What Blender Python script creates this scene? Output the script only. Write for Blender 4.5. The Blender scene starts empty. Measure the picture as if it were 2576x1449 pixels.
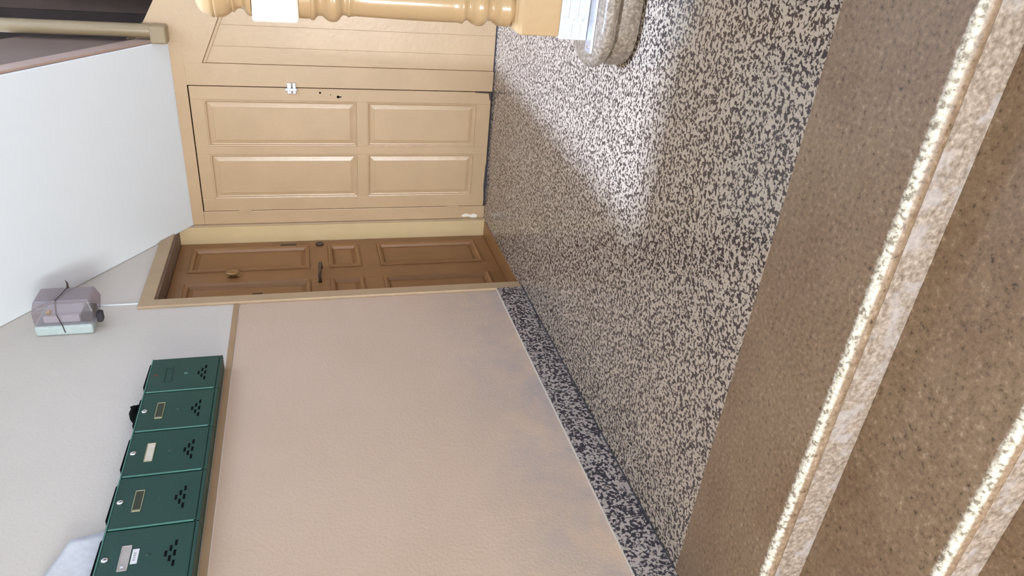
import bpy, bmesh, math, random
from mathutils import Vector, Matrix
random.seed(4)
D = bpy.data
S = bpy.context.scene
C = S.collection

# ------------------------------------------------------------------ camera
cd = D.cameras.new('camera'); cam = D.objects.new('camera', cd); C.objects.link(cam)
F_PX = 1807.66
cd.sensor_fit = 'HORIZONTAL'; cd.sensor_width = 36.0; cd.lens = F_PX / 2576 * 36.0
cd.clip_start = 0.02
CAM = Vector((2.0867, 0.0, 1.1872))
yaw, pitch, roll = 0.5308, 0.2683, 0.0526
w = Vector((-math.sin(yaw)*math.cos(pitch), math.cos(yaw)*math.cos(pitch), -math.sin(pitch)))
r = Vector((math.cos(yaw), math.sin(yaw), 0)); d = w.cross(r)
r2 = math.cos(roll)*r + math.sin(roll)*d; d2 = -math.sin(roll)*r + math.cos(roll)*d
# the phone was held sideways: image right = down in the place, image up = right in the place
m = Matrix((d2, r2, -w)).transposed().to_4x4(); m.translation = CAM
cam.matrix_world = m
S.camera = cam

# ------------------------------------------------------------------ world, light, exposure
W = D.worlds.new('world'); S.world = W; W.use_nodes = True
W.node_tree.nodes['Background'].inputs[0].default_value = (0.62, 0.78, 1.0, 1)
W.node_tree.nodes['Background'].inputs[1].default_value = 1.0

def area(name, loc, direction, sx, sy, power, col, shape='RECTANGLE'):
    l = D.lights.new(name, 'AREA'); l.shape = shape; l.size = sx; l.size_y = sy
    l.energy = power; l.color = col
    o = D.objects.new(name, l); C.objects.link(o); o.location = loc
    o.rotation_euler = Vector(direction).to_track_quat('-Z', 'Y').to_euler()
    return o
# daylight through the open street door behind the photographer
area('street_door_daylight', (1.45, -4.55, 0.72), (0, 1, 0.0), 1.5, 2.35, 330, (0.90, 0.96, 1.0))
# daylight falling down the stairwell from its roof light
area('roof_light_daylight', (1.40, 2.95, 7.9), (0, 0, -1), 0.36, 0.36, 1150, (0.56, 0.71, 1.0), 'DISK')

vs = S.view_settings
vs.view_transform = 'Standard'; vs.look = 'None'; vs.gamma = 1.0; vs.use_curve_mapping = False
vs.exposure = 0.36

# ------------------------------------------------------------------ sizes (metres)
YC = 4.566      # closet front
ZS, SL = 1.907, 0.6663   # sloping soffit: lowest height at the closet, rise per metre towards the street
WS = 1.148      # open edge of the upper flight
XR = 2.85       # right wall
YB, YE = 5.75, -4.60     # stairwell back wall, entrance wall
ZE = -0.524     # entrance floor
ZTOP = 8.0
YN, TR, RI = 1.128, 0.332, 0.131
Y1 = 1.484
def zsof(y): return ZS + SL*(YC - y)

# ------------------------------------------------------------------ materials
def newmat(name):
    mt = D.materials.new(name); mt.use_nodes = True
    nt = mt.node_tree; b = nt.nodes['Principled BSDF']
    return mt, nt, b
def N(nt, typ, **kw):
    n = nt.nodes.new(typ)
    for k, v in kw.items():
        if k in n.inputs.keys() if isinstance(k, str) else False: n.inputs[k].default_value = v
        else: setattr(n, k, v)
    return n
def noise(nt, vec, scale, detail=2.0, rough=0.5, dist=0.0):
    n = nt.nodes.new('ShaderNodeTexNoise')
    n.inputs['Scale'].default_value = scale; n.inputs['Detail'].default_value = detail
    n.inputs['Roughness'].default_value = rough; n.inputs['Distortion'].default_value = dist
    if vec: nt.links.new(vec, n.inputs['Vector'])
    return n
def ramp(nt, fac, stops, interp='LINEAR'):
    n = nt.nodes.new('ShaderNodeValToRGB'); cr = n.color_ramp; cr.interpolation = interp
    while len(cr.elements) < len(stops): cr.elements.new(0.5)
    for e, (p, c) in zip(cr.elements, stops):
        e.position = p; e.color = (c, c, c, 1) if isinstance(c, (int, float)) else (*c, 1)
    nt.links.new(fac, n.inputs['Fac'])
    return n
def mix(nt, fac, a, b):
    n = nt.nodes.new('ShaderNodeMix'); n.data_type = 'RGBA'
    for sock, v in ((n.inputs[0], fac), (n.inputs[6], a), (n.inputs[7], b)):
        if hasattr(v, 'is_output'): nt.links.new(v, sock)
        elif isinstance(v, (int, float)): sock.default_value = v
        else: sock.default_value = (*v, 1)
    return n.outputs[2]
def mth(nt, op, a, b=None, clamp=False):
    n = nt.nodes.new('ShaderNodeMath'); n.operation = op; n.use_clamp = clamp
    for sock, v in ((n.inputs[0], a), (n.inputs[1], b)):
        if v is None: continue
        if hasattr(v, 'is_output'): nt.links.new(v, sock)
        else: sock.default_value = v
    return n.outputs[0]
def bump(nt, b, h, strength, dist=0.01):
    n = nt.nodes.new('ShaderNodeBump'); n.inputs['Strength'].default_value = strength
    n.inputs['Distance'].default_value = dist
    nt.links.new(h, n.inputs['Height']); nt.links.new(n.outputs[0], b.inputs['Normal'])
def pos(nt):
    g = nt.nodes.new('ShaderNodeNewGeometry'); return g.outputs['Position']
def objco(nt):
    t = nt.nodes.new('ShaderNodeTexCoord'); return t.outputs['Object']

def paint(name, col, rough=0.35, var=0.06, bmp=0.08, bscale=40, spec=0.5):
    mt, nt, b = newmat(name); p = pos(nt)
    n = noise(nt, p, 5, 4, 0.6)
    c = ramp(nt, n.outputs['Fac'], [(0.3, tuple(x*(1-var) for x in col)), (0.7, tuple(min(1, x*(1+var)) for x in col))])
    nt.links.new(c.outputs[0], b.inputs['Base Color'])
    b.inputs['Roughness'].default_value = rough; b.inputs['Specular IOR Level'].default_value = spec
    h = noise(nt, p, bscale, 3, 0.6)
    bump(nt, b, h.outputs['Fac'], bmp, 0.01)
    return mt
def plain(name, col, rough=0.5, metal=0.0, spec=0.5):
    mt, nt, b = newmat(name)
    n = noise(nt, pos(nt), 60, 2)
    c = ramp(nt, n.outputs['Fac'], [(0.3, tuple(x*0.93 for x in col)), (0.7, tuple(min(1, x*1.05) for x in col))])
    nt.links.new(c.outputs[0], b.inputs['Base Color'])
    b.inputs['Roughness'].default_value = rough; b.inputs['Metallic'].default_value = metal
    b.inputs['Specular IOR Level'].default_value = spec
    return mt

M = {}
M['soffit'] = paint('white_plaster', (0.78, 0.81, 0.83), 0.75, 0.01, 0.05, 18)
M['ceil'] = M['soffit']
M['beige'] = paint('beige_gloss_paint', (0.53, 0.362, 0.213), 0.28, 0.04, 0.10, 30)
M['beige_pale'] = paint('pale_beige_gloss_paint', (0.62, 0.46, 0.255), 0.25, 0.04, 0.10, 30)
M['newel'] = paint('newel_gloss_paint', (0.485, 0.32, 0.165), 0.2, 0.03, 0.06, 30)
M['cream_white'] = paint('cream_white_matte', (0.86, 0.77, 0.66), 0.45, 0.03, 0.25, 25)
M['brown'] = paint('brown_paint', (0.29, 0.14, 0.052), 0.4, 0.08, 0.10, 30)
M['casing'] = paint('tan_paint', (0.43, 0.30, 0.18), 0.4, 0.05, 0.1, 30)
M['dado'] = paint('brown_line_paint', (0.36, 0.23, 0.13), 0.5, 0.08, 0.05, 30)
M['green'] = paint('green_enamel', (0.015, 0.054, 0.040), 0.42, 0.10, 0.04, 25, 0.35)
M['green_gleam'] = paint('green_gleam_enamel', (0.06, 0.18, 0.145), 0.35, 0.08, 0.04, 25)  # lighter copy of the green, gleam on the edges put into the colour
M['chrome'] = plain('chrome', (0.82, 0.82, 0.84), 0.12, 1.0)
M['steel'] = plain('galvanised_steel', (0.62, 0.65, 0.72), 0.35, 0.8)
M['white_metal'] = plain('white_painted_metal', (0.60, 0.60, 0.62), 0.55)
M['brass'] = plain('dull_brass', (0.42, 0.40, 0.24), 0.35, 0.6)
M['bronze'] = plain('tarnished_bronze', (0.36, 0.22, 0.10), 0.35, 0.7)
M['gold'] = plain('yellow_brass', (0.95, 0.66, 0.20), 0.2, 1.0)
M['post'] = paint('olive_tan_paint', (0.29, 0.21, 0.115), 0.35, 0.05, 0.08)
M['black'] = plain('black_slot', (0.006, 0.007, 0.007), 0.9, 0, 0.05)
M['dark'] = plain('dark_metal', (0.07, 0.05, 0.04), 0.4, 0.5)
M['card'] = plain('cream_card', (0.62, 0.55, 0.46), 0.7)
M['card_grey'] = plain('grey_card', (0.42, 0.38, 0.36), 0.6)
M['card_dark'] = plain('dark_green_card', (0.05, 0.058, 0.04), 0.6, 0, 0.15)
M['sticker'] = plain('white_sticker', (0.72, 0.71, 0.74), 0.6)
M['ink'] = plain('faded_ink', (0.40, 0.38, 0.42), 0.7)
M['rust'] = plain('rusty_hole', (0.10, 0.035, 0.025), 0.7)
M['plate_grey'] = plain('grey_green_plastic', (0.45, 0.52, 0.51), 0.45)
M['pink'] = paint('pink_plaster_edge', (0.40, 0.265, 0.20), 0.7, 0.06, 0.05)
M['umber'] = paint('umber_stringer_paint', (0.20, 0.135, 0.10), 0.6, 0.06, 0.05)
M['panel_dark'] = paint('dark_wainscot', (0.016, 0.010, 0.007), 0.9, 0.2, 0.05, 30, 0.1)
M['panel_mid'] = paint('dark_wainscot_board', (0.034, 0.021, 0.014), 0.9, 0.15, 0.05, 30, 0.1)
M['paper'] = plain('white_paper', (0.58, 0.59, 0.64), 0.7)
M['near_black'] = plain('near_black_matte', (0.045, 0.04, 0.045), 0.8)

# left wall: white above the dado line, cream roughcast below, grey scuffs of its own along the skirting
mt, nt, b = newmat('left_wall_paint'); p = pos(nt)
sep = nt.nodes.new('ShaderNodeSeparateXYZ'); nt.links.new(p, sep.inputs[0])
up = mth(nt, 'GREATER_THAN', sep.outputs['Z'], 1.575)
n1 = noise(nt, p, 2.2, 4, 0.6)
cream = ramp(nt, n1.outputs['Fac'], [(0.3, (0.56, 0.41, 0.305)), (0.7, (0.59, 0.437, 0.33))]).outputs[0]
white = ramp(nt, n1.outputs['Fac'], [(0.3, (0.615, 0.56, 0.505)), (0.7, (0.635, 0.58, 0.525))]).outputs[0]
n2 = noise(nt, p, 4.5, 5, 0.65, 0.3)
zlow = mth(nt, 'MULTIPLY', mth(nt, 'SUBTRACT', 0.62, sep.outputs['Z']), 1.9, True)
scuff = mth(nt, 'MULTIPLY', ramp(nt, n2.outputs['Fac'], [(0.38, 0.0), (0.62, 1.0)]).outputs[0], zlow)
cream2 = mix(nt, mth(nt, 'MULTIPLY', scuff, 0.9), cream, (0.37, 0.32, 0.31))
nt.links.new(mix(nt, up, cream2, white), b.inputs['Base Color'])
b.inputs['Roughness'].default_value = 0.6
hb = noise(nt, p, 70, 6, 0.65)
bump(nt, b, hb.outputs['Fac'], 0.28, 0.012)
M['wall_left'] = mt

# terrazzo: pale and dark chips
def terrazzo(name, dark, light, scale, cut, rough, coat=0.0):
    mt, nt, b = newmat(name); p = pos(nt)
    nA = noise(nt, p, scale, 2.0, 0.55, 0.5)
    vor = nt.nodes.new('ShaderNodeTexVoronoi'); vor.inputs['Scale'].default_value = scale*1.35
    nt.links.new(p, vor.inputs['Vector'])
    sc = nt.nodes.new('ShaderNodeSeparateColor'); nt.links.new(vor.outputs['Color'], sc.inputs[0])
    mixv = mth(nt, 'ADD', nA.outputs['Fac'], mth(nt, 'MULTIPLY', mth(nt, 'SUBTRACT', sc.outputs[0], 0.5), 0.22))
    f = ramp(nt, mixv, [(cut-0.035, 0.0), (cut+0.035, 1.0)]).outputs[0]
    big = noise(nt, p, 3.0, 3, 0.6)
    li = ramp(nt, big.outputs['Fac'], [(0.3, tuple(x*0.92 for x in light)), (0.7, light)]).outputs[0]
    tone = mix(nt, mth(nt, 'MULTIPLY', sc.outputs[1], 0.35), li, (0.42, 0.31, 0.25))
    nt.links.new(mix(nt, f, dark, tone), b.inputs['Base Color'])
    b.inputs['Roughness'].default_value = rough
    b.inputs['Coat Weight'].default_value = coat; b.inputs['Coat Roughness'].default_value = 0.16; b.inputs['Coat IOR'].default_value = 1.52; b.inputs['Specular IOR Level'].default_value = 0.5 if coat == 0 else 0.0
    bump(nt, b, noise(nt, p, 30, 3).outputs['Fac'], 0.04, 0.01)
    return mt
M['terrazzo'] = terrazzo('terrazzo_floor', (0.050, 0.037, 0.036), (0.46, 0.378, 0.292), 78, 0.485, 0.3, 1.0)
M['terrazzo_dark'] = terrazzo('terrazzo_skirting', (0.035, 0.031, 0.042), (0.42, 0.37, 0.345), 74, 0.51, 0.4)

# brown conglomerate stone of the steps; bright light along the nosings painted in as a pale edge (object origin sits on the nosing line)
def stone(name, part):
    mt, nt, b = newmat(name); p = pos(nt)
    n1 = noise(nt, p, 80, 3, 0.62); n2 = noise(nt, p, 3.5, 4, 0.6)
    base = ramp(nt, n1.outputs['Fac'], [(0.27, (0.05, 0.032, 0.02)), (0.38, (0.19, 0.122, 0.070)), (0.60, (0.26, 0.172, 0.103)), (0.74, (0.40, 0.295, 0.20))]).outputs[0]
    tint = ramp(nt, n2.outputs['Fac'], [(0.35, (0.80, 0.74, 0.70)), (0.65, (1.0, 1.0, 1.0))]).outputs[0]
    mm = nt.nodes.new('ShaderNodeMix'); mm.data_type = 'RGBA'; mm.blend_type = 'MULTIPLY'; mm.inputs[0].default_value = 1
    nt.links.new(base, mm.inputs[6]); nt.links.new(tint, mm.inputs[7]); col = mm.outputs[2]
    if part == 'nose':
        o = objco(nt); s = nt.nodes.new('ShaderNodeSeparateXYZ'); nt.links.new(o, s.inputs[0])
        nz = noise(nt, p, 75, 3, 0.7)
        edge = mth(nt, 'ADD', s.outputs['Y'], mth(nt, 'MULTIPLY', mth(nt, 'SUBTRACT', nz.outputs['Fac'], 0.5), 0.028))
        f = ramp(nt, mth(nt, 'ADD', mth(nt, 'MULTIPLY', edge, -20.0), 0.5), [(0.42, 0.0), (0.62, 1.0)]).outputs[0]
        low = ramp(nt, mth(nt, 'ADD', mth(nt, 'MULTIPLY', s.outputs['Z'], 20.0), 1.0), [(0.74, 0.06), (0.86, 1.0)]).outputs[0]
        f = mth(nt, 'MULTIPLY', f, low)
        pale = ramp(nt, n1.outputs['Fac'], [(0.38, (0.22, 0.18, 0.13)), (0.47, (0.50, 0.45, 0.36)), (0.62, (0.72, 0.67, 0.56))]).outputs[0]
        col = mix(nt, f, col, pale)
    if part == 'riser':
        n3 = noise(nt, p, 14, 4, 0.6)
        pale = ramp(nt, n1.outputs['Fac'], [(0.3, (0.15, 0.105, 0.072)), (0.5, (0.265, 0.205, 0.158)), (0.75, (0.44, 0.36, 0.29))]).outputs[0]
        lime = mth(nt, 'MULTIPLY', ramp(nt, n3.outputs['Fac'], [(0.5, 0.0), (0.62, 1.0)]).outputs[0], 0.6)
        col = mix(nt, lime, pale, (0.37, 0.335, 0.325))
    if part == 'step':
        col = ramp(nt, n1.outputs['Fac'], [(0.3, (0.13, 0.095, 0.068)), (0.5, (0.215, 0.168, 0.125)), (0.75, (0.40, 0.33, 0.26))]).outputs[0]
    nt.links.new(col, b.inputs['Base Color'])
    b.inputs['Roughness'].default_value = 0.3 if part == 'step' else 0.45
    bump(nt, b, n1.outputs['Fac'], 0.25, 0.004)
    return mt
M['stone'] = stone('brown_stone', '')
M['stone_step'] = stone('pale_step_stone', 'step')
M['stone_nose'] = stone('brown_stone_lit_nosing', 'nose')
M['stone_riser'] = stone('pale_stone_riser', 'riser')

# smoked translucent cover
mt, nt, b = newmat('smoked_plastic')
b.inputs['Base Color'].default_value = (0.66, 0.60, 0.64, 1); b.inputs['Roughness'].default_value = 0.12
b.inputs['IOR'].default_value = 1.25
tr = nt.nodes.new('ShaderNodeBsdfTransparent'); tr.inputs[0].default_value = (0.74, 0.69, 0.73, 1)
df = nt.nodes.new('ShaderNodeBsdfDiffuse'); df.inputs[0].default_value = (0.46, 0.41, 0.43, 1)
m1 = nt.nodes.new('ShaderNodeMixShader'); m1.inputs[0].default_value = 0.22
gl = nt.nodes.new('ShaderNodeBsdfGlossy'); gl.inputs['Roughness'].default_value = 0.15
m2 = nt.nodes.new('ShaderNodeMixShader'); m2.inputs[0].default_value = 0.06
nt.links.new(tr.outputs[0], m1.inputs[1]); nt.links.new(df.outputs[0], m1.inputs[2])
nt.links.new(m1.outputs[0], m2.inputs[1]); nt.links.new(gl.outputs[0], m2.inputs[2])
nt.links.new(m2.outputs[0], nt.nodes['Material Output'].inputs['Surface'])
M['smoke'] = mt

# ------------------------------------------------------------------ mesh helpers
class MB:
    def __init__(s): s.v = []; s.f = []
    def add(s, vs, fs):
        o = len(s.v); s.v += [tuple(a) for a in vs]; s.f += [tuple(i+o for i in f) for f in fs]; return s
    def box(s, x0, x1, y0, y1, z0, z1):
        return s.add([(x0,y0,z0),(x1,y0,z0),(x1,y1,z0),(x0,y1,z0),(x0,y0,z1),(x1,y0,z1),(x1,y1,z1),(x0,y1,z1)],
                     [(0,3,2,1),(4,5,6,7),(0,1,5,4),(1,2,6,5),(2,3,7,6),(3,0,4,7)])
    def prism(s, poly, axis, a, bb):
        """poly: 2-D points in the two other axes (in x,y,z order); extruded along axis from a to bb"""
        n = len(poly)
        def mk(p, t):
            q = list(p); q.insert(axis, t); return q
        vs = [mk(p, a) for p in poly] + [mk(p, bb) for p in poly]
        fs = [tuple(range(n))[::-1], tuple(range(n, 2*n))] + [(i, (i+1) % n, n+(i+1) % n, n+i) for i in range(n)]
        return s.add(vs, fs)
    def lathe(s, prof, cx=0, cy=0, n=40):
        vs = []; fs = []
        for (rr, z) in prof:
            for k in range(n):
                t = 2*math.pi*k/n; vs.append((cx+rr*math.cos(t), cy+rr*math.sin(t), z))
        for i in range(len(prof)-1):
            for k in range(n):
                fs.append((i*n+k, i*n+(k+1) % n, (i+1)*n+(k+1) % n, (i+1)*n+k))
        fs.append(tuple(range(n))[::-1]); fs.append(tuple((len(prof)-1)*n+k for k in range(n)))
        return s.add(vs, fs)
    def tube(s, pts, rad, n=10):
        pts = [Vector(q) for q in pts]; vs = []; fs = []
        for i, q in enumerate(pts):
            t = (pts[min(i+1, len(pts)-1)] - pts[max(i-1, 0)]).normalized()
            a = t.orthogonal().normalized() if i == 0 else (a - t*a.dot(t)).normalized()
            bb = t.cross(a); rr = rad[i] if isinstance(rad, (list, tuple)) else rad
            for k in range(n):
                th = 2*math.pi*k/n; vs.append(q + rr*(math.cos(th)*a + math.sin(th)*bb))
        for i in range(len(pts)-1):
            for k in range(n): fs.append((i*n+k, i*n+(k+1) % n, (i+1)*n+(k+1) % n, (i+1)*n+k))
        fs.append(tuple(range(n))[::-1]); fs.append(tuple((len(pts)-1)*n+k for k in range(n)))
        return s.add(vs, fs)
    def rings(s, x0, x1, z0, z1, prof):
        """nested rectangles in the local XZ plane; prof = (inset, y) ; front looks to -Y"""
        vs = []; fs = []
        for (i, y) in prof:
            vs += [(x0+i, y, z0+i), (x1-i, y, z0+i), (x1-i, y, z1-i), (x0+i, y, z1-i)]
        for q in range(len(prof)-1):
            for k in range(4): fs.append((q*4+k, q*4+(k+1) % 4, q*4+4+(k+1) % 4, q*4+4+k))
        l = (len(prof)-1)*4; fs.append((l, l+1, l+2, l+3))
        return s.add(vs, fs)
    def build(s, name, mat, parent=None, loc=(0,0,0), bevel=0, seg=2, smooth=False, angle=40):
        me = D.meshes.new(name); me.from_pydata([Vector(q) - Vector(loc) for q in s.v], [], s.f)
        bm = bmesh.new(); bm.from_mesh(me); bmesh.ops.recalc_face_normals(bm, faces=bm.faces); bm.to_mesh(me); bm.free()
        me.materials.append(M[mat] if isinstance(mat, str) else mat)
        o = D.objects.new(name, me); C.objects.link(o); o.location = loc
        if parent: o.parent = parent
        if bevel:
            bv = o.modifiers.new('bevel', 'BEVEL'); bv.width = bevel; bv.segments = seg; bv.limit_method = 'ANGLE'; bv.angle_limit = math.radians(50)
        if smooth:
            for q in me.polygons: q.use_smooth = True
            me.set_sharp_from_angle(angle=math.radians(angle))
        return o
def empty(name, loc=(0,0,0), rz=0):
    o = D.objects.new(name, None); C.objects.link(o); o.location = loc; o.rotation_euler = (0, 0, rz); o.empty_display_size = 0.1
    return o
def tag(o, label, cat, group=None):
    o['label'] = label; o['category'] = cat
    if group: o['group'] = group
    return o
def struct(o, label, cat):
    o['kind'] = 'structure'; return tag(o, label, cat)
def box(name, mat, x0, x1, y0, y1, z0, z1, parent=None, bevel=0, seg=2):
    return MB().box(x0, x1, y0, y1, z0, z1).build(name, mat, parent, bevel=bevel, seg=seg)

# ------------------------------------------------------------------ room shell
struct(box('floor', 'terrazzo', 0, XR, Y1, YB, -0.12, 0), 'black and cream terrazzo hall floor in front of the beige closet', 'floor')
struct(box('floor_entrance', 'stone', 0, XR, YE, 0.14, ZE-0.1, ZE), 'brown stone entrance floor at the foot of the steps', 'floor')
mb = MB()
mb.box(-0.25, 0, YE, 3.605, ZE-0.1, ZTOP); mb.box(-0.25, 0, 3.605, 4.52, 2.005, ZTOP); mb.box(-0.25, 0, 4.52, YB, 0, ZTOP)
mb.box(-0.25, -0.16, 3.605, 4.52, -0.1, 2.005)
struct(mb.build('wall_left', 'wall_left'), 'left plaster wall, white above and cream roughcast below the brown line', 'wall')
struct(box('wall_right', 'soffit', XR, XR+0.2, YE, YB, ZE-0.1, ZTOP), 'plain white wall at the right of the first flight', 'wall')
wb = struct(box('wall_stairwell', 'soffit', 0, XR, YB, YB+0.2, 0, ZTOP), 'back wall of the stairwell with dark wainscot', 'wall')
k = 0
xx = 0.0
while xx < XR-0.05:
    wd = 0.27
    box('wainscot_board', 'panel_mid' if k in (4,) else 'panel_dark', xx+0.0002, min(xx+wd, XR)-0.0002, YB-0.03, YB-0.001, 1.9, 4.2, wb, 0.003)
    xx += wd; k += 1
mb = MB(); dx0, dx1, dz1 = 0.70, 2.20, 1.90
mb.box(0, dx0, YE-0.2, YE, ZE-0.1, ZTOP); mb.box(dx1, XR, YE-0.2, YE, ZE-0.1, ZTOP); mb.box(dx0, dx1, YE-0.2, YE, dz1, ZTOP)
struct(mb.build('wall_entrance', 'soffit'), 'white entrance wall with the open street doorway', 'wall')
struct(box('ceiling_hall', 'soffit', 0, XR, YE, 2.55, 3.25, 3.45), 'flat white ceiling over the entrance end of the hall', 'ceiling')
mb = MB(); sx, sy, sh = 1.40, 2.95, 0.25
mb.box(0, XR, YE, sy-sh, ZTOP, ZTOP+0.2); mb.box(0, XR, sy+sh, YB, ZTOP, ZTOP+0.2)
mb.box(0, sx-sh, sy-sh, sy+sh, ZTOP, ZTOP+0.2); mb.box(sx+sh, XR, sy-sh, sy+sh, ZTOP, ZTOP+0.2)
struct(mb.build('ceiling_stairwell', 'soffit'), 'stairwell ceiling with a small roof light opening', 'ceiling')

struct(box('ceiling_shade_slab', 'soffit', 1.20, XR, 3.97, YB-0.031, 3.60, 3.80), 'unseen white slab added above the stairs to shade the stringer', 'ceiling')  # added out of view to keep roof light off the beige stringer

# sloping soffit of the upper flight, its slab edge and stringer
yt = YC - (3.25-ZS)/SL
th = 0.03
so = MB().prism([(YC+0.0, zsof(YC)), (yt, 3.25), (yt, 3.25+th), (YC+0.0, zsof(YC)+th)], 0, 0.001, WS).build('ceiling', 'soffit', bevel=0.006)
struct(so, 'smooth white sloping soffit under the upper stair flight', 'ceiling')

# ------------------------------------------------------------------ upper staircase (flights, stringers, corner post)
st = empty('staircase', (WS, YC, 0)); 
tag(st, 'upper stair flights with beige stringer, corner post and enclosed treads', 'staircase')
def P(mb_, name, mat, bevel=0, smooth=False, parent=None):
    o = mb_.build(name, mat, None, bevel=bevel, smooth=smooth)
    o.parent = parent or st; o.matrix_parent_inverse = Matrix.Translation(-Vector((WS, YC, 0)))
    return o
e = P(MB().prism([(YC-0.05, zsof(YC-0.05)+0.006), (yt, 3.256), (yt, 3.256+0.115), (YC-0.05, zsof(YC-0.05)+0.121)], 0, WS+0.0005, WS+0.014), 'slab_edge', 'pink', 0.006)
e['label'] = 'pinkish plaster edge of the slab'
e = P(MB().prism([(YC-0.02, zsof(YC-0.02)+0.05), (yt, 3.30), (yt, 3.98), (YC-0.02, zsof(YC-0.02)+0.70)], 0, WS-0.03, WS), 'stringer', 'umber')
e['label'] = 'dark umber stringer of the upper flight'
# corner post with square drop
e = P(MB().box(1.146, 1.242, YC-0.115, YC-0.019, 1.900, 1.985), 'post_drop', 'post', 0.010)
P(MB().lathe([(0.034, 1.98), (0.037, 2.0), (0.037, 3.4), (0.034, 3.42)], 1.208, YC-0.066, 24), 'corner_post', 'post', smooth=True)
# beige stringer of the short flight along the far side
def sb(x): return 1.635 + 0.443*(1.281-x)
def stp(x): return 1.959 + 0.57*(1.359-x)
P(MB().prism([(1.028, sb(1.028)), (1.95, sb(1.95)), (1.95, stp(1.95)), (1.146, stp(1.146)), (1.146, 1.845), (1.028, 1.845)], 1, YC-0.0167, YC+0.03), 'outer_stringer', 'beige', 0.001)
P(MB().prism([(1.030, sb(1.03)-0.001), (1.95, sb(1.95)-0.001), (1.95, sb(1.95)-0.022), (1.030, sb(1.03)-0.022)], 1, YC-0.010, YC+0.02), 'stringer_bead', 'beige', 0.004)
# treads of the short flight, landings and the first flight (mostly out of view)
for i in range(3):
    x1 = 1.95-0.26*i
    P(MB().box(max(WS, x1-0.30), x1, YC+0.03, YB-0.033, 1.45+0.17*i, 1.62+0.17*i), 'tread', 'stone', 0.006)
P(MB().box(0.002, WS, YC+0.02, YB-0.033, 1.96, 2.13), 'landing', 'stone', 0.006)
P(MB().box(1.95, XR-0.002, YC-0.15, YB-0.01, 1.26, 1.45), 'landing', 'stone', 0.006)
for i in range(1, 9):
    y0 = 2.80 + 0.215*(i-1)
    P(MB().box(1.76, XR-0.002, y0, min(y0+0.26, YC-0.15), 0.148+0.144*(i-1)+0.001, 0.148+0.144*i), 'tread', 'stone', 0.008)
P(MB().prism([(2.86, 0.001), (YC-0.03, 0.001), (YC-0.03, 1.58), (2.86, 0.36)], 0, 1.735, 1.758), 'side_panel', 'beige', 0.004)
for i in range(10):
    y1 = YC-0.06-0.2*i
    P(MB().box(0.01, WS-0.032, max(y1-0.23, yt), y1, zsof(max(y1-0.23, yt))+0.06, zsof(y1)+0.28), 'tread', 'stone')

# ------------------------------------------------------------------ closet front
wc = struct(empty('wall_closet', (0, YC, 0)), 'beige painted wooden closet front with vertical boards under the stairs', 'wall')
wc.location = (0, 0, 0)
box('stile', 'beige', -0.028, 0.098, YC-0.016, YC+0.03, 0.0, 1.8425, wc, 0.004)
box('stile', 'beige', 0.902, 1.030, YC-0.016, YC+0.03, 0.006, 1.8425, wc, 0.001)
box('top_rail', 'beige', 0.002, 1.146, YC-0.0163, YC+0.03, 1.8425, 1.912, wc, 0.0008)
box('door_stop', 'black', 0.09, 0.91, YC+0.012, YC+0.03, 0.0, 1.85, wc)
box('dark_joint_strip', 'near_black', 0.03, 1.95, YC-0.006, YC+0.02, 0.0, 0.007, wc)
seams = [1.031, 1.128, 1.247, 1.362, 1.478, 1.594, 1.71, 1.826, 1.95]
for a, bb in zip(seams[:-1], seams[1:]):
    z1a, z1b = sb(a)-0.004, sb(bb)-0.004
    o = MB().prism([(a+0.0001, 0.008), (bb-0.0001, 0.008), (bb-0.0001, z1b), (a+0.0001, z1a)], 1, YC-0.006, YC+0.02).build('plank', 'beige', wc, bevel=0.0018)
c = MB().prism([(0.012, 0.055), (0.03, 0.048), (0.042, 0.075), (0.034, 0.10), (0.045, 0.135), (0.03, 0.165), (0.018, 0.15), (0.022, 0.11), (0.008, 0.085)], 1, YC-0.0172, YC-0.0150).build('paint_chip', 'cream_white', wc)
c['label'] = 'bare white patch where the paint has chipped'

# panelled doors: local X = width, Z = up, -Y = front
def panelled(root, W0, W1, H0, H1, cols, rows, th, mat, prof, edge=0.003):
    """cols, rows: lists of (a,b) panel spans"""
    xs = [W0] + [q for c_ in cols for q in c_] + [W1]
    for a, bb in zip(xs[0::2], xs[1::2]):
        MB().box(a, bb, -th, 0, H0, H1).build('stile', mat, root, bevel=edge)
    zs = [H0] + [q for c_ in rows for q in c_] + [H1]
    for a, bb in zip(zs[0::2], zs[1::2]):
        for (ca, cb) in cols:
            MB().box(ca-0.001, cb+0.001, -th+0.0006, 0, a, bb).build('rail', mat, root, bevel=edge*0.4, seg=1)
    for (ca, cb) in cols:
        for (ra, rb) in rows:
            MB().rings(ca-0.0005, cb+0.0005, ra-0.0005, rb+0.0005, [(i, -th+q) for i, q in prof]).build('panel', mat, root)

door2 = struct(empty('door_2', (0, YC+0.008, 0)), 'low beige closet door with four raised panels and a small latch', 'door')
panelled(door2, 0.101, 0.897, 0.012, 1.836, [(0.185, 0.478), (0.530, 0.818)], [(0.108, 0.810), (0.876, 1.762)], 0.024, 'beige',
         [(0, 0.0), (0.004, -0.003), (0.010, -0.001), (0.014, 0.009), (0.018, 0.010), (0.044, 0.003), (0.046, 0.0045)])
la = MB().box(0.864, 0.930, -0.036, -0.0245, 1.232, 1.252).box(0.864, 0.930, -0.036, -0.0245, 1.258, 1.284).box(0.884, 0.900, -0.046, -0.030, 1.226, 1.296).build('latch', 'steel', door2, bevel=0.003)
la['label'] = 'small chrome hasp latch'
MB().tube([(0.849, -0.0265, 0.985), (0.849, -0.0245, 0.985)], 0.0085, 12).box(0.846, 0.852, -0.0265, -0.0243, 0.965, 0.985).build('keyhole', 'black', door2)
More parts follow.
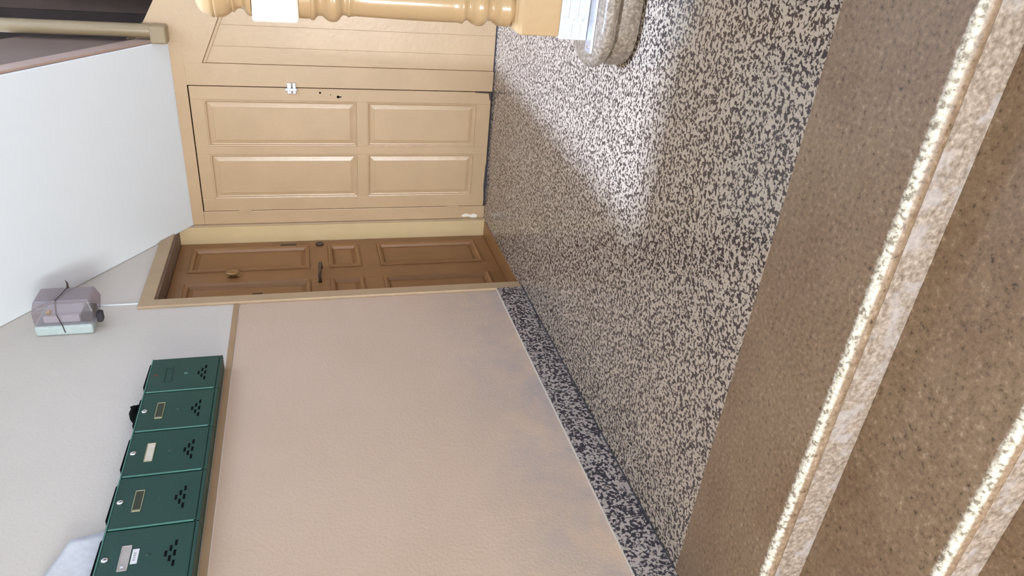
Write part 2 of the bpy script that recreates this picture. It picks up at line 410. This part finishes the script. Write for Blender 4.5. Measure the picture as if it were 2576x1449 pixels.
MB().tube([(0.872, -0.0262, 1.092), (0.872, -0.0243, 1.092)], 0.006, 12).build('screw_hole', 'black', door2)
MB().tube([(0.862, -0.0262, 1.03), (0.862, -0.0243, 1.03)], 0.003, 8).build('screw_hole', 'black', door2)
for z0 in (0.19, 1.55):
    MB().tube([(0.0995, -0.028, z0), (0.0995, -0.028, z0+0.08)], 0.005, 10).build('hinge', 'beige', door2, smooth=True)
MB().prism([(0.845, 0.012), (0.899, 0.012), (0.899, 0.12), (0.893, 0.12), (0.890, 0.03), (0.845, 0.02)], 1, -0.0252, -0.0238).build('worn_corner', 'dark', door2)
MB().prism([(0.13, -0.004), (0.43, -0.004), (0.40, 0.016), (0.25, 0.020), (0.14, 0.012)], 1, -0.0252, -0.020).build('worn_edge', 'near_black', door2)

# brown house door in the left wall (local X = world y)
door1 = struct(empty('door_1', (-0.15, 0, 0), math.radians(90)), 'brown panelled apartment door recessed in the left wall', 'door')
panelled(door1, 3.618, 4.508, 0.006, 1.992, [(3.690, 3.966), (4.116, 4.424)], [(0.095, 0.768), (0.888, 1.088), (1.205, 1.915)], 0.04, 'brown',
         [(0, 0.0), (0.002, -0.010), (0.012, -0.014), (0.026, -0.006), (0.034, 0.010), (0.038, 0.012), (0.058, 0.004), (0.060, 0.005)])
kn = MB().lathe([(0.028, 0.0), (0.030, 0.006), (0.012, 0.012), (0.012, 0.022), (0.030, 0.030), (0.034, 0.042), (0.028, 0.052), (0.010, 0.058)], 0, 0, 24).build('door_knob', 'bronze', door1, smooth=True)
kn.rotation_euler = (math.radians(90), 0, 0); kn.location = (4.050, -0.04, 1.652); kn.scale = (0.85, 1.25, 0.7)
hd = MB().tube([(4.115, -0.04, 1.142), (4.115, -0.075, 1.142), (4.10, -0.085, 1.142), (3.98, -0.088, 1.146), (3.945, -0.084, 1.152), (3.935, -0.06, 1.15), (3.935, -0.04, 1.15)], [0.014, 0.010, 0.010, 0.008, 0.009, 0.009, 0.012], 10).build('pull_handle', 'dark', door1, smooth=True)
box_ = MB().box(4.430, 4.462, -0.046, -0.039, 1.285, 1.385).build('lock_plate', 'dark', door1, bevel=0.003)
MB().tube([(4.445, -0.05, 1.138), (4.445, -0.039, 1.138)], 0.026, 16).build('lock_cylinder', 'dark', door1, smooth=True)
MB().box(3.800, 3.835, -0.044, -0.028, 1.478, 1.534).build('name_plate', 'dark', door1, bevel=0.002)

# casing and lining of that door
tc = struct(empty('trim_1', (0, 0, 0)), 'tan wooden casing around the brown apartment door', 'trim')
MB().box(0.0005, 0.016, 3.536, 3.606, 0.0, 2.0755).build('casing_upright', 'casing', tc, bevel=0.003)
MB().prism([(3.606, 2.004), (YC-(2.004-ZS)/SL-0.004, 2.004), (YC-(2.0755-ZS)/SL-0.004, 2.0755), (3.606, 2.0755)], 0, 0.0005, 0.016).build('casing_head', 'casing', tc, bevel=0.003)
MB().box(0.0005, 0.012, 4.524, YC-0.018, 0.0, zsof(YC)-0.002).build('casing_upright', 'casing', tc, bevel=0.003)
MB().box(-0.16, 0.0, 3.606, 3.616, 0.0, 2.004).build('jamb', 'casing', tc)
MB().box(-0.16, 0.006, 4.512, 4.523, 0.0, 2.004).build('jamb', 'beige_pale', tc)
MB().box(-0.16, 0.0, 3.616, 4.512, 1.994, 2.0045).build('jamb_head', 'umber', tc)
MB().box(-0.16, 0.0, 3.616, 4.512, -0.002, 0.005).build('threshold', 'brown', tc)

# dado line, skirting
struct(MB().box(0.0004, 0.005, YE+0.01, 3.535, 1.578, 1.606).build('trim_2', 'dado', bevel=0.001), 'thin brown line running along the left wall under the mailboxes', 'trim')
bl = struct(empty('baseboard_left', (0, 0, 0)), 'dark speckled terrazzo skirting along the left wall', 'baseboard')
for a, bb in ((YN+0.02, 1.742), (1.745, 3.534)):
    MB().box(0.0005, 0.020, a, bb, 0.0005, 0.152).build('skirting_slab', 'terrazzo_dark', bl, bevel=0.003)
MB().box(0.0005, 0.013, YN+0.02, 3.534, 0.1523, 0.1545).build('pale_top_strip', 'card', bl)  # thin pale strip along the top of the skirting
MB().box(0.0202, 0.027, Y1, 3.534, 0.0003, 0.004).build('dark_joint_strip', 'near_black', bl)  # shade along the skirting foot put in as a dark strip

# ------------------------------------------------------------------ stone steps going down to the entrance
en = tag(empty('entry_steps', (1.4, YN, 0)), 'brown stone steps with nosings paled by painted-in light descending from the terrazzo floor', 'steps')
def E_(mb_, name, mat, loc, bevel=0, smooth=False):
    o = mb_.build(name, mat, None, loc=loc, bevel=bevel, smooth=smooth)
    o.parent = en; o.matrix_parent_inverse = Matrix.Translation(-Vector((1.4, YN, 0)))
    return o
for i in range(4):
    yn, zt = YN - TR*i, -RI*i
    back = Y1 if i == 0 else yn + TR + 0.03
    R_ = 0.023
    prof = [(back, zt), (yn, zt)] + [(yn - R_*math.sin(a), zt - R_ + R_*math.cos(a)) for a in [math.pi*k_/14 for k_ in range(1, 14)]] + [(yn, zt-2*R_), (back, zt-2*R_)]
    E_(MB().prism(prof, 0, 0.002, XR-0.002), 'tread', 'stone_nose', (1.4, yn, zt), smooth=True)
    ry = yn - 0.011
    E_(MB().prism([(ry, zt-2*R_+0.0005), (ry-0.004, zt-RI+0.0005), (ry+0.05, zt-RI+0.0005), (ry+0.05, zt-2*R_+0.0005)], 0, 0.002, XR-0.002), 'riser', 'stone_riser', (1.4, yn, zt))

# ------------------------------------------------------------------ bullnose first step of the stair with newel post
def nose_outline(off, cx=1.672, cy=2.672, R=0.158):
    """rounded left end, front running off to the right"""
    rr = R + off; pts = []
    for k_ in range(0, 19):
        a = math.radians(95 + 170*k_/18)
        pts.append((cx + rr*math.cos(a), cy + rr*math.sin(a)))
    pts.append((XR-0.003, cy - rr - 0.03)); pts.append((XR-0.003, cy+rr))
    return pts
def stacked(layers, name, mat, parent, smooth=True):
    mb_ = MB(); n = len(nose_outline(0)); vs = []
    for off, z in layers:
        vs += [(x_, y_, z) for x_, y_ in nose_outline(off)]
    fs = [tuple(range(n))[::-1], tuple((len(layers)-1)*n+k_ for k_ in range(n))]
    for i in range(len(layers)-1):
        fs += [(i*n+k_, i*n+(k_+1) % n, (i+1)*n+(k_+1) % n, (i+1)*n+k_) for k_ in range(n)]
    return mb_.add(vs, fs).build(name, mat, parent, smooth=smooth, angle=35)
bs = tag(empty('bullnose_step', (0, 0, 0)), 'rounded stone bottom step under the turned newel post', 'step')
stacked([(-0.012, 0.0005), (0.002, 0.006), (0.004, 0.05), (-0.004, 0.078), (-0.022, 0.090)], 'riser', 'stone_step', bs)
stacked([(-0.006, 0.0905), (0.006, 0.095), (0.013, 0.106), (0.015, 0.118), (0.012, 0.132), (0.003, 0.143), (-0.012, 0.148)], 'tread', 'stone_step', bs)

NX, NY = 1.690, 2.720
nw = tag(empty('newel_post', (NX, NY, 0.148)), 'glossy beige turned newel post with ball finial on the bullnose step', 'newel post')
def Q(mb_, name, mat, bevel=0, seg=2, smooth=False, parent=None, angle=45):
    o = mb_.build(name, mat, None, bevel=bevel, seg=seg, smooth=smooth, angle=angle)
    o.parent = parent or nw; o.matrix_parent_inverse = Matrix.Translation(-Vector((NX, NY, 0.148)))
    return o
ball = [(0.02, 1.5195), (0.045, 1.515), (0.062, 1.505), (0.074, 1.488), (0.080, 1.470), (0.0815, 1.462), (0.0795, 1.460), (0.0815, 1.458), (0.0815, 1.450), (0.078, 1.432), (0.071, 1.418), (0.062, 1.4075),
        (0.059, 1.406), (0.062, 1.403), (0.062, 1.397), (0.056, 1.394), (0.050, 1.386), (0.049, 1.378), (0.052, 1.368), (0.060, 1.364), (0.068, 1.358), (0.072, 1.350), (0.072, 1.343), (0.060, 1.340)]
Q(MB().lathe(ball[::-1], NX, NY, 48), 'ball_finial', 'newel', smooth=True, angle=60)
hb_ = 0.079
e = Q(MB().box(NX-hb_, NX+hb_, NY-hb_, NY+hb_, 1.190, 1.340), 'rail_block', 'cream_white', 0.012, 3)  # paler than the newel: strong daylight on the block put into its colour
e['label'] = 'square block for the handrail, daylight on it painted in as cream white'
tn = [(0.060, 1.191), (0.072, 1.189), (0.072, 1.152), (0.0755, 1.150), (0.0765, 1.143), (0.073, 1.136), (0.066, 1.132), (0.061, 1.124), (0.061, 1.112), (0.068, 1.104), (0.076, 1.094), (0.079, 1.083), (0.0785, 1.080), (0.080, 1.077), (0.077, 1.063), (0.068, 1.053),
      (0.060, 1.048), (0.055, 1.040), (0.056, 1.031), (0.061, 1.026), (0.061, 1.018), (0.058, 1.014), (0.058, 1.006), (0.0565, 1.0), (0.058, 0.95), (0.0605, 0.85), (0.062, 0.75), (0.062, 0.66), (0.061, 0.632), (0.064, 0.628), (0.064, 0.618), (0.057, 0.612),
      (0.052, 0.604), (0.053, 0.594), (0.060, 0.586), (0.067, 0.575), (0.070, 0.563), (0.0695, 0.558), (0.0702, 0.555), (0.068, 0.543), (0.060, 0.533), (0.052, 0.527), (0.049, 0.517), (0.051, 0.506), (0.058, 0.500), (0.060, 0.492), (0.064, 0.490), (0.066, 0.480), (0.066, 0.462), (0.069, 0.456), (0.069, 0.446), (0.060, 0.440), (0.060, 0.42)]
Q(MB().lathe(tn[::-1], NX, NY, 48), 'turned_shaft', 'newel', smooth=True, angle=60)
# base block with arched shoulders
mbk = MB()
hw = 0.0815
sh_ = [(0.045, 0.440), (0.066, 0.434), (0.076, 0.424), (hw, 0.408), (hw, 0.150)]
vs = []; fs = []
for (hh, z) in sh_[::-1]:
    vs += [(NX-hh, NY-hh, z), (NX+hh, NY-hh, z), (NX+hh, NY+hh, z), (NX-hh, NY+hh, z)]
for i in range(len(sh_)-1):
    fs += [(i*4+k_, i*4+(k_+1) % 4, i*4+4+(k_+1) % 4, i*4+4+k_) for k_ in range(4)]
fs += [(3, 2, 1, 0), tuple((len(sh_)-1)*4+k_ for k_ in range(4))]
Q(mbk.add(vs, fs), 'base_block', 'newel', 0.004, 2)
# white metal bracket holding the base down
br = Q(MB().box(NX-hw-0.004, NX+hw+0.004, NY-hw-0.007, NY-hw-0.0005, 0.158, 0.268).box(NX-hw-0.007, NX-hw-0.0005, NY-hw-0.007, NY+hw, 0.158, 0.262), 'bracket', 'white_metal', 0.002)
br['label'] = 'white painted metal angle bracket'
Q(MB().box(NX-hw-0.045, NX+hw+0.03, NY-hw-0.062, NY-hw-0.0005, 0.1482, 0.157), 'foot_plate', 'steel', 0.002, parent=nw)
for xs_ in (-0.031, 0.000):
    Q(MB().tube([(NX-0.02, NY-hw-0.0105, 0.212+xs_*1.15), (NX-0.02, NY-hw-0.007, 0.212+xs_*1.15)], 0.0062, 14), 'screw', 'white_metal', smooth=True)
for (z_, xa, xb) in ((0.186, NX-hw, NX-0.03), (0.218, NX-hw, NX-0.03), (0.200, NX-0.012, NX+hw), (0.236, NX-0.012, NX+hw)):
    Q(MB().box(xa, xb, NY-hw-0.0078, NY-hw-0.0068, z_, z_+0.0010), 'slit', 'card_grey')
Q(MB().tube([(NX-hw-0.025, NY-hw-0.035, 0.157), (NX-hw-0.025, NY-hw-0.035, 0.161)], 0.006, 12), 'screw', 'chrome', smooth=True)

# ------------------------------------------------------------------ mailboxes
MBZ0, MBZ1, MBX = 1.609, 1.905, 0.080
descr = ['dull green metal mailbox without lock or name card, farthest of the row',
         'green metal mailbox with empty dark name holder, second from the brown door',
         'green metal mailbox with cream name card, middle of the row of five',
         'green metal mailbox with dark name card, fourth from the brown door',
         'green metal mailbox with grey name card and white sticker, nearest of the row']
for i in range(5):
    y1 = 2.952 - 0.251*i; y0 = y1 - 0.249; yc = (y0+y1)/2 - 0.003
    t = tag(empty('mailbox', (0, yc, MBZ0)), descr[i], 'mailbox', 'green mailboxes on the left wall')
    def B(mb_, name, mat, bevel=0, smooth=False, par=None):
        o = mb_.build(name, mat, None, loc=(0, yc, MBZ0), bevel=bevel, smooth=smooth)
        o.location = (0, 0, 0); o.parent = par or t
        return o
    B(MB().box(0.001, MBX-0.006, y0, y1, MBZ0, MBZ1), 'body', 'green', 0.004)
    B(MB().box(MBX-0.0058, MBX, y0+0.006, y1-0.004, MBZ0+0.014, MBZ1-0.006), 'door', 'green', 0.003)
    B(MB().box(MBX-0.0058, MBX+0.002, y0, y0+0.0055, MBZ0+0.02, MBZ1-0.008), 'edge_strip', 'green_gleam', 0.0015)
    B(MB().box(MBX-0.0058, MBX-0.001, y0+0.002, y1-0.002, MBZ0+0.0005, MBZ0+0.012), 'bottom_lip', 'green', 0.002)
    B(MB().box(MBX-0.0058, MBX+0.001, y0+0.002, y1-0.002, MBZ1-0.0055, MBZ1), 'top_lip', 'green_gleam', 0.0015)
    # letter flap standing a little open along the top
    B(MB().prism([(y0+0.025, MBZ1), (y1-0.012, MBZ1), (y1-0.03, MBZ1+0.010), (y0+0.06, MBZ1+0.013)], 0, 0.030, MBX-0.012), 'letter_flap', 'black', 0.003)
    dz = 1.880
    if i:
        B(MB().tube([(MBX, yc, dz), (MBX+0.005, yc, dz), (MBX+0.0065, yc, dz)], [0.0105, 0.0105, 0.008], 18), 'lock', 'chrome', smooth=True)
        B(MB().box(MBX+0.0064, MBX+0.0068, yc-0.0012, yc+0.0012, dz-0.005, dz+0.005), 'key_slot', 'black')
    else:
        B(MB().tube([(MBX-0.0001, yc, dz-0.006), (MBX+0.0006, yc, dz-0.006)], 0.009, 14), 'lock_hole', 'rust')
    ya, yb, za, zb = yc-0.050, yc+0.052, 1.807, 1.838
    hm = {0: 'green', 1: 'brass', 2: 'brass', 3: 'brass', 4: 'card_grey'}[i]
    fr = MB().box(MBX, MBX+0.003, ya, yb, za, za+0.003).box(MBX, MBX+0.003, ya, yb, zb-0.003, zb).box(MBX, MBX+0.003, ya, ya+(0.009 if i in (1, 3) else 0.003), za, zb).box(MBX, MBX+0.003, yb-0.003, yb, za, zb)
    h_ = B(fr, 'card_holder', hm, 0.0008)
    if i:
        cm = {1: 'card_dark', 2: 'card', 3: 'card_dark', 4: 'card_grey'}[i]
        B(MB().box(MBX, MBX+0.0015, ya+0.002, yb-0.002, za+0.002, zb-0.002), 'name_card', cm, par=h_)
    if i == 4:
        B(MB().tube([(MBX+0.001, ya+0.012, zb-0.014), (MBX+0.005, ya+0.012, zb-0.014)], 0.005, 12), 'rivet', 'chrome', smooth=True)
        sk = B(MB().box(MBX, MBX+0.0008, yc-0.026, yc+0.034, 1.783, 1.803), 'sticker', 'sticker')
        sk['label'] = 'small white sticker with faded writing'
        for q in range(4):
            B(MB().box(MBX+0.0007, MBX+0.0010, yc-0.014+0.009*q, yc-0.008+0.009*q, 1.790, 1.797), 'faded_letter', 'ink', par=sk)
    # small embossed mark and ventilation slots (1-2-3 triangle)
    B(MB().tube([(MBX-0.0005, yc+0.002, 1.752), (MBX+0.0018, yc+0.002, 1.752)], [0.009, 0.006], 16), 'embossed_mark', 'green_gleam' if i == 0 else 'green', smooth=True)  # first mark lighter, its glint put into the colour
    for row, nn in enumerate((1, 2, 3)):
        for q in range(nn):
            yy = yc - 0.002 + (q-(nn-1)/2)*0.042; zz = 1.700 - 0.0135*row
            B(MB().box(MBX-0.0002, MBX+0.0004, yy-0.012, yy+0.012, zz-0.0042, zz+0.0042), 'vent_slot', 'black')

# small dark thing lying on the second mailbox
bmk = MB()
bmk.tube([(0.045, 2.665, 1.922), (0.05, 2.64, 1.932), (0.052, 2.61, 1.934), (0.05, 2.575, 1.926), (0.045, 2.55, 1.918)], [0.006, 0.014, 0.015, 0.013, 0.006], 8)
bmk.tube([(0.05, 2.66, 1.935), (0.052, 2.648, 1.944), (0.05, 2.634, 1.938)], [0.004, 0.007, 0.004], 8)
tag(bmk.build('key_pouch', 'black', smooth=True), 'small black pouch lying on top of the second mailbox', 'pouch')

# curled sheet of paper standing behind the nearest mailbox
vs = []; fs = []
nx_, nz_ = 14, 10
for a in range(nx_+1):
    for c_ in range(nz_+1):
        u_, v_ = a/nx_, c_/nz_
        y_ = 1.66 + 0.350*u_ - 0.03*v_*u_*u_
        curl = 0.018*(u_**3) + 0.010*v_*v_
        z_ = 1.9065 + 0.17*v_ - 0.055*v_*max(0, u_-0.55)/0.45
        vs.append((0.004+curl, y_, z_))
for a in range(nx_):
    for c_ in range(nz_):
        q = a*(nz_+1)+c_; fs.append((q, q+nz_+1, q+nz_+2, q+1))
pp = MB().add(vs, fs).build('paper_notice', 'paper', smooth=True)
so_ = pp.modifiers.new('thick', 'SOLIDIFY'); so_.thickness = 0.0008
tag(pp, 'curled white paper sheet on the wall above the nearest mailbox', 'paper')

# ------------------------------------------------------------------ smoked plastic light box high on the left wall
lb = tag(empty('light_box', (0, 3.41, 2.35)), 'smoked plastic wall light box with grey base beside the white soffit', 'wall light')
def G(mb_, name, mat, bevel=0, smooth=False, par=None, seg=2):
    o = mb_.build(name, mat, None, loc=(0, 3.41, 2.35), bevel=bevel, smooth=smooth, seg=seg); o.location = (0, 0, 0); o.parent = par or lb; return o
G(MB().box(0.001, 0.055, 3.325, 3.500, 2.232, 2.482), 'base', 'plate_grey', 0.012, seg=3)
cov = MB(); x0, x1 = 0.056, 0.180
ybn, ybf, zb0, zb1 = 3.330, 3.495, 2.226, 2.480
cov.add([(x0, ybn, zb0), (x0, ybf, zb0), (x0, ybf, zb1), (x0, ybn, zb1), (x0+0.07, ybn, zb0-0.012), (x0+0.07, ybf, zb0-0.012), (x0+0.07, ybf, zb1), (x0+0.07, ybn, zb1),
         (x1, ybn+0.02, zb0+0.006), (x1, ybf-0.01, zb0+0.006), (x1, ybf-0.01, zb1-0.012), (x1, ybn+0.02, zb1-0.012)],
        [(0, 1, 5, 4), (1, 2, 6, 5), (2, 3, 7, 6), (3, 0, 4, 7), (4, 5, 9, 8), (5, 6, 10, 9), (6, 7, 11, 10), (7, 4, 8, 11), (8, 9, 10, 11)])
cv = G(cov, 'cover', 'smoke', 0.01, seg=3); cv['label'] = 'smoky mauve translucent cover'
G(MB().box(0.056, 0.098, 3.350, 3.470, 2.285, 2.445), 'inner_block', 'sticker', 0.01)
G(MB().box(0.056, 0.090, 3.350, 3.475, 2.236, 2.282), 'battery', 'dark', 0.006)
G(MB().lathe([(0.003, 2.425), (0.012, 2.419), (0.013, 2.405), (0.006, 2.397)], 0.118, 3.352, 14), 'bulb_cap', 'gold', smooth=True)
G(MB().tube([(0.02, 3.321, 2.352), (0.06, 3.323, 2.358), (0.125, 3.322, 2.372), (0.184, 3.345, 2.372), (0.186, 3.42, 2.355), (0.185, 3.48, 2.345)], 0.0022, 6), 'strap_wire', 'dark')
G(MB().tube([(0.184, 3.47, 2.345), (0.20, 3.49, 2.35), (0.21, 3.50, 2.36)], [0.006, 0.004, 0.001], 8), 'clip', 'dark')
G(MB().box(0.03, 0.085, 3.375, 3.42, 2.196, 2.2245), 'cable_gland', 'near_black', 0.01)
# thin white cable running from the casing up to the soffit
tag(MB().box(0.0005, 0.006, 3.588, 3.596, 2.077, zsof(3.592)-0.004).build('wall_cable', 'soffit', bevel=0.001), 'thin white cable strip on the wall between door casing and soffit', 'cable')
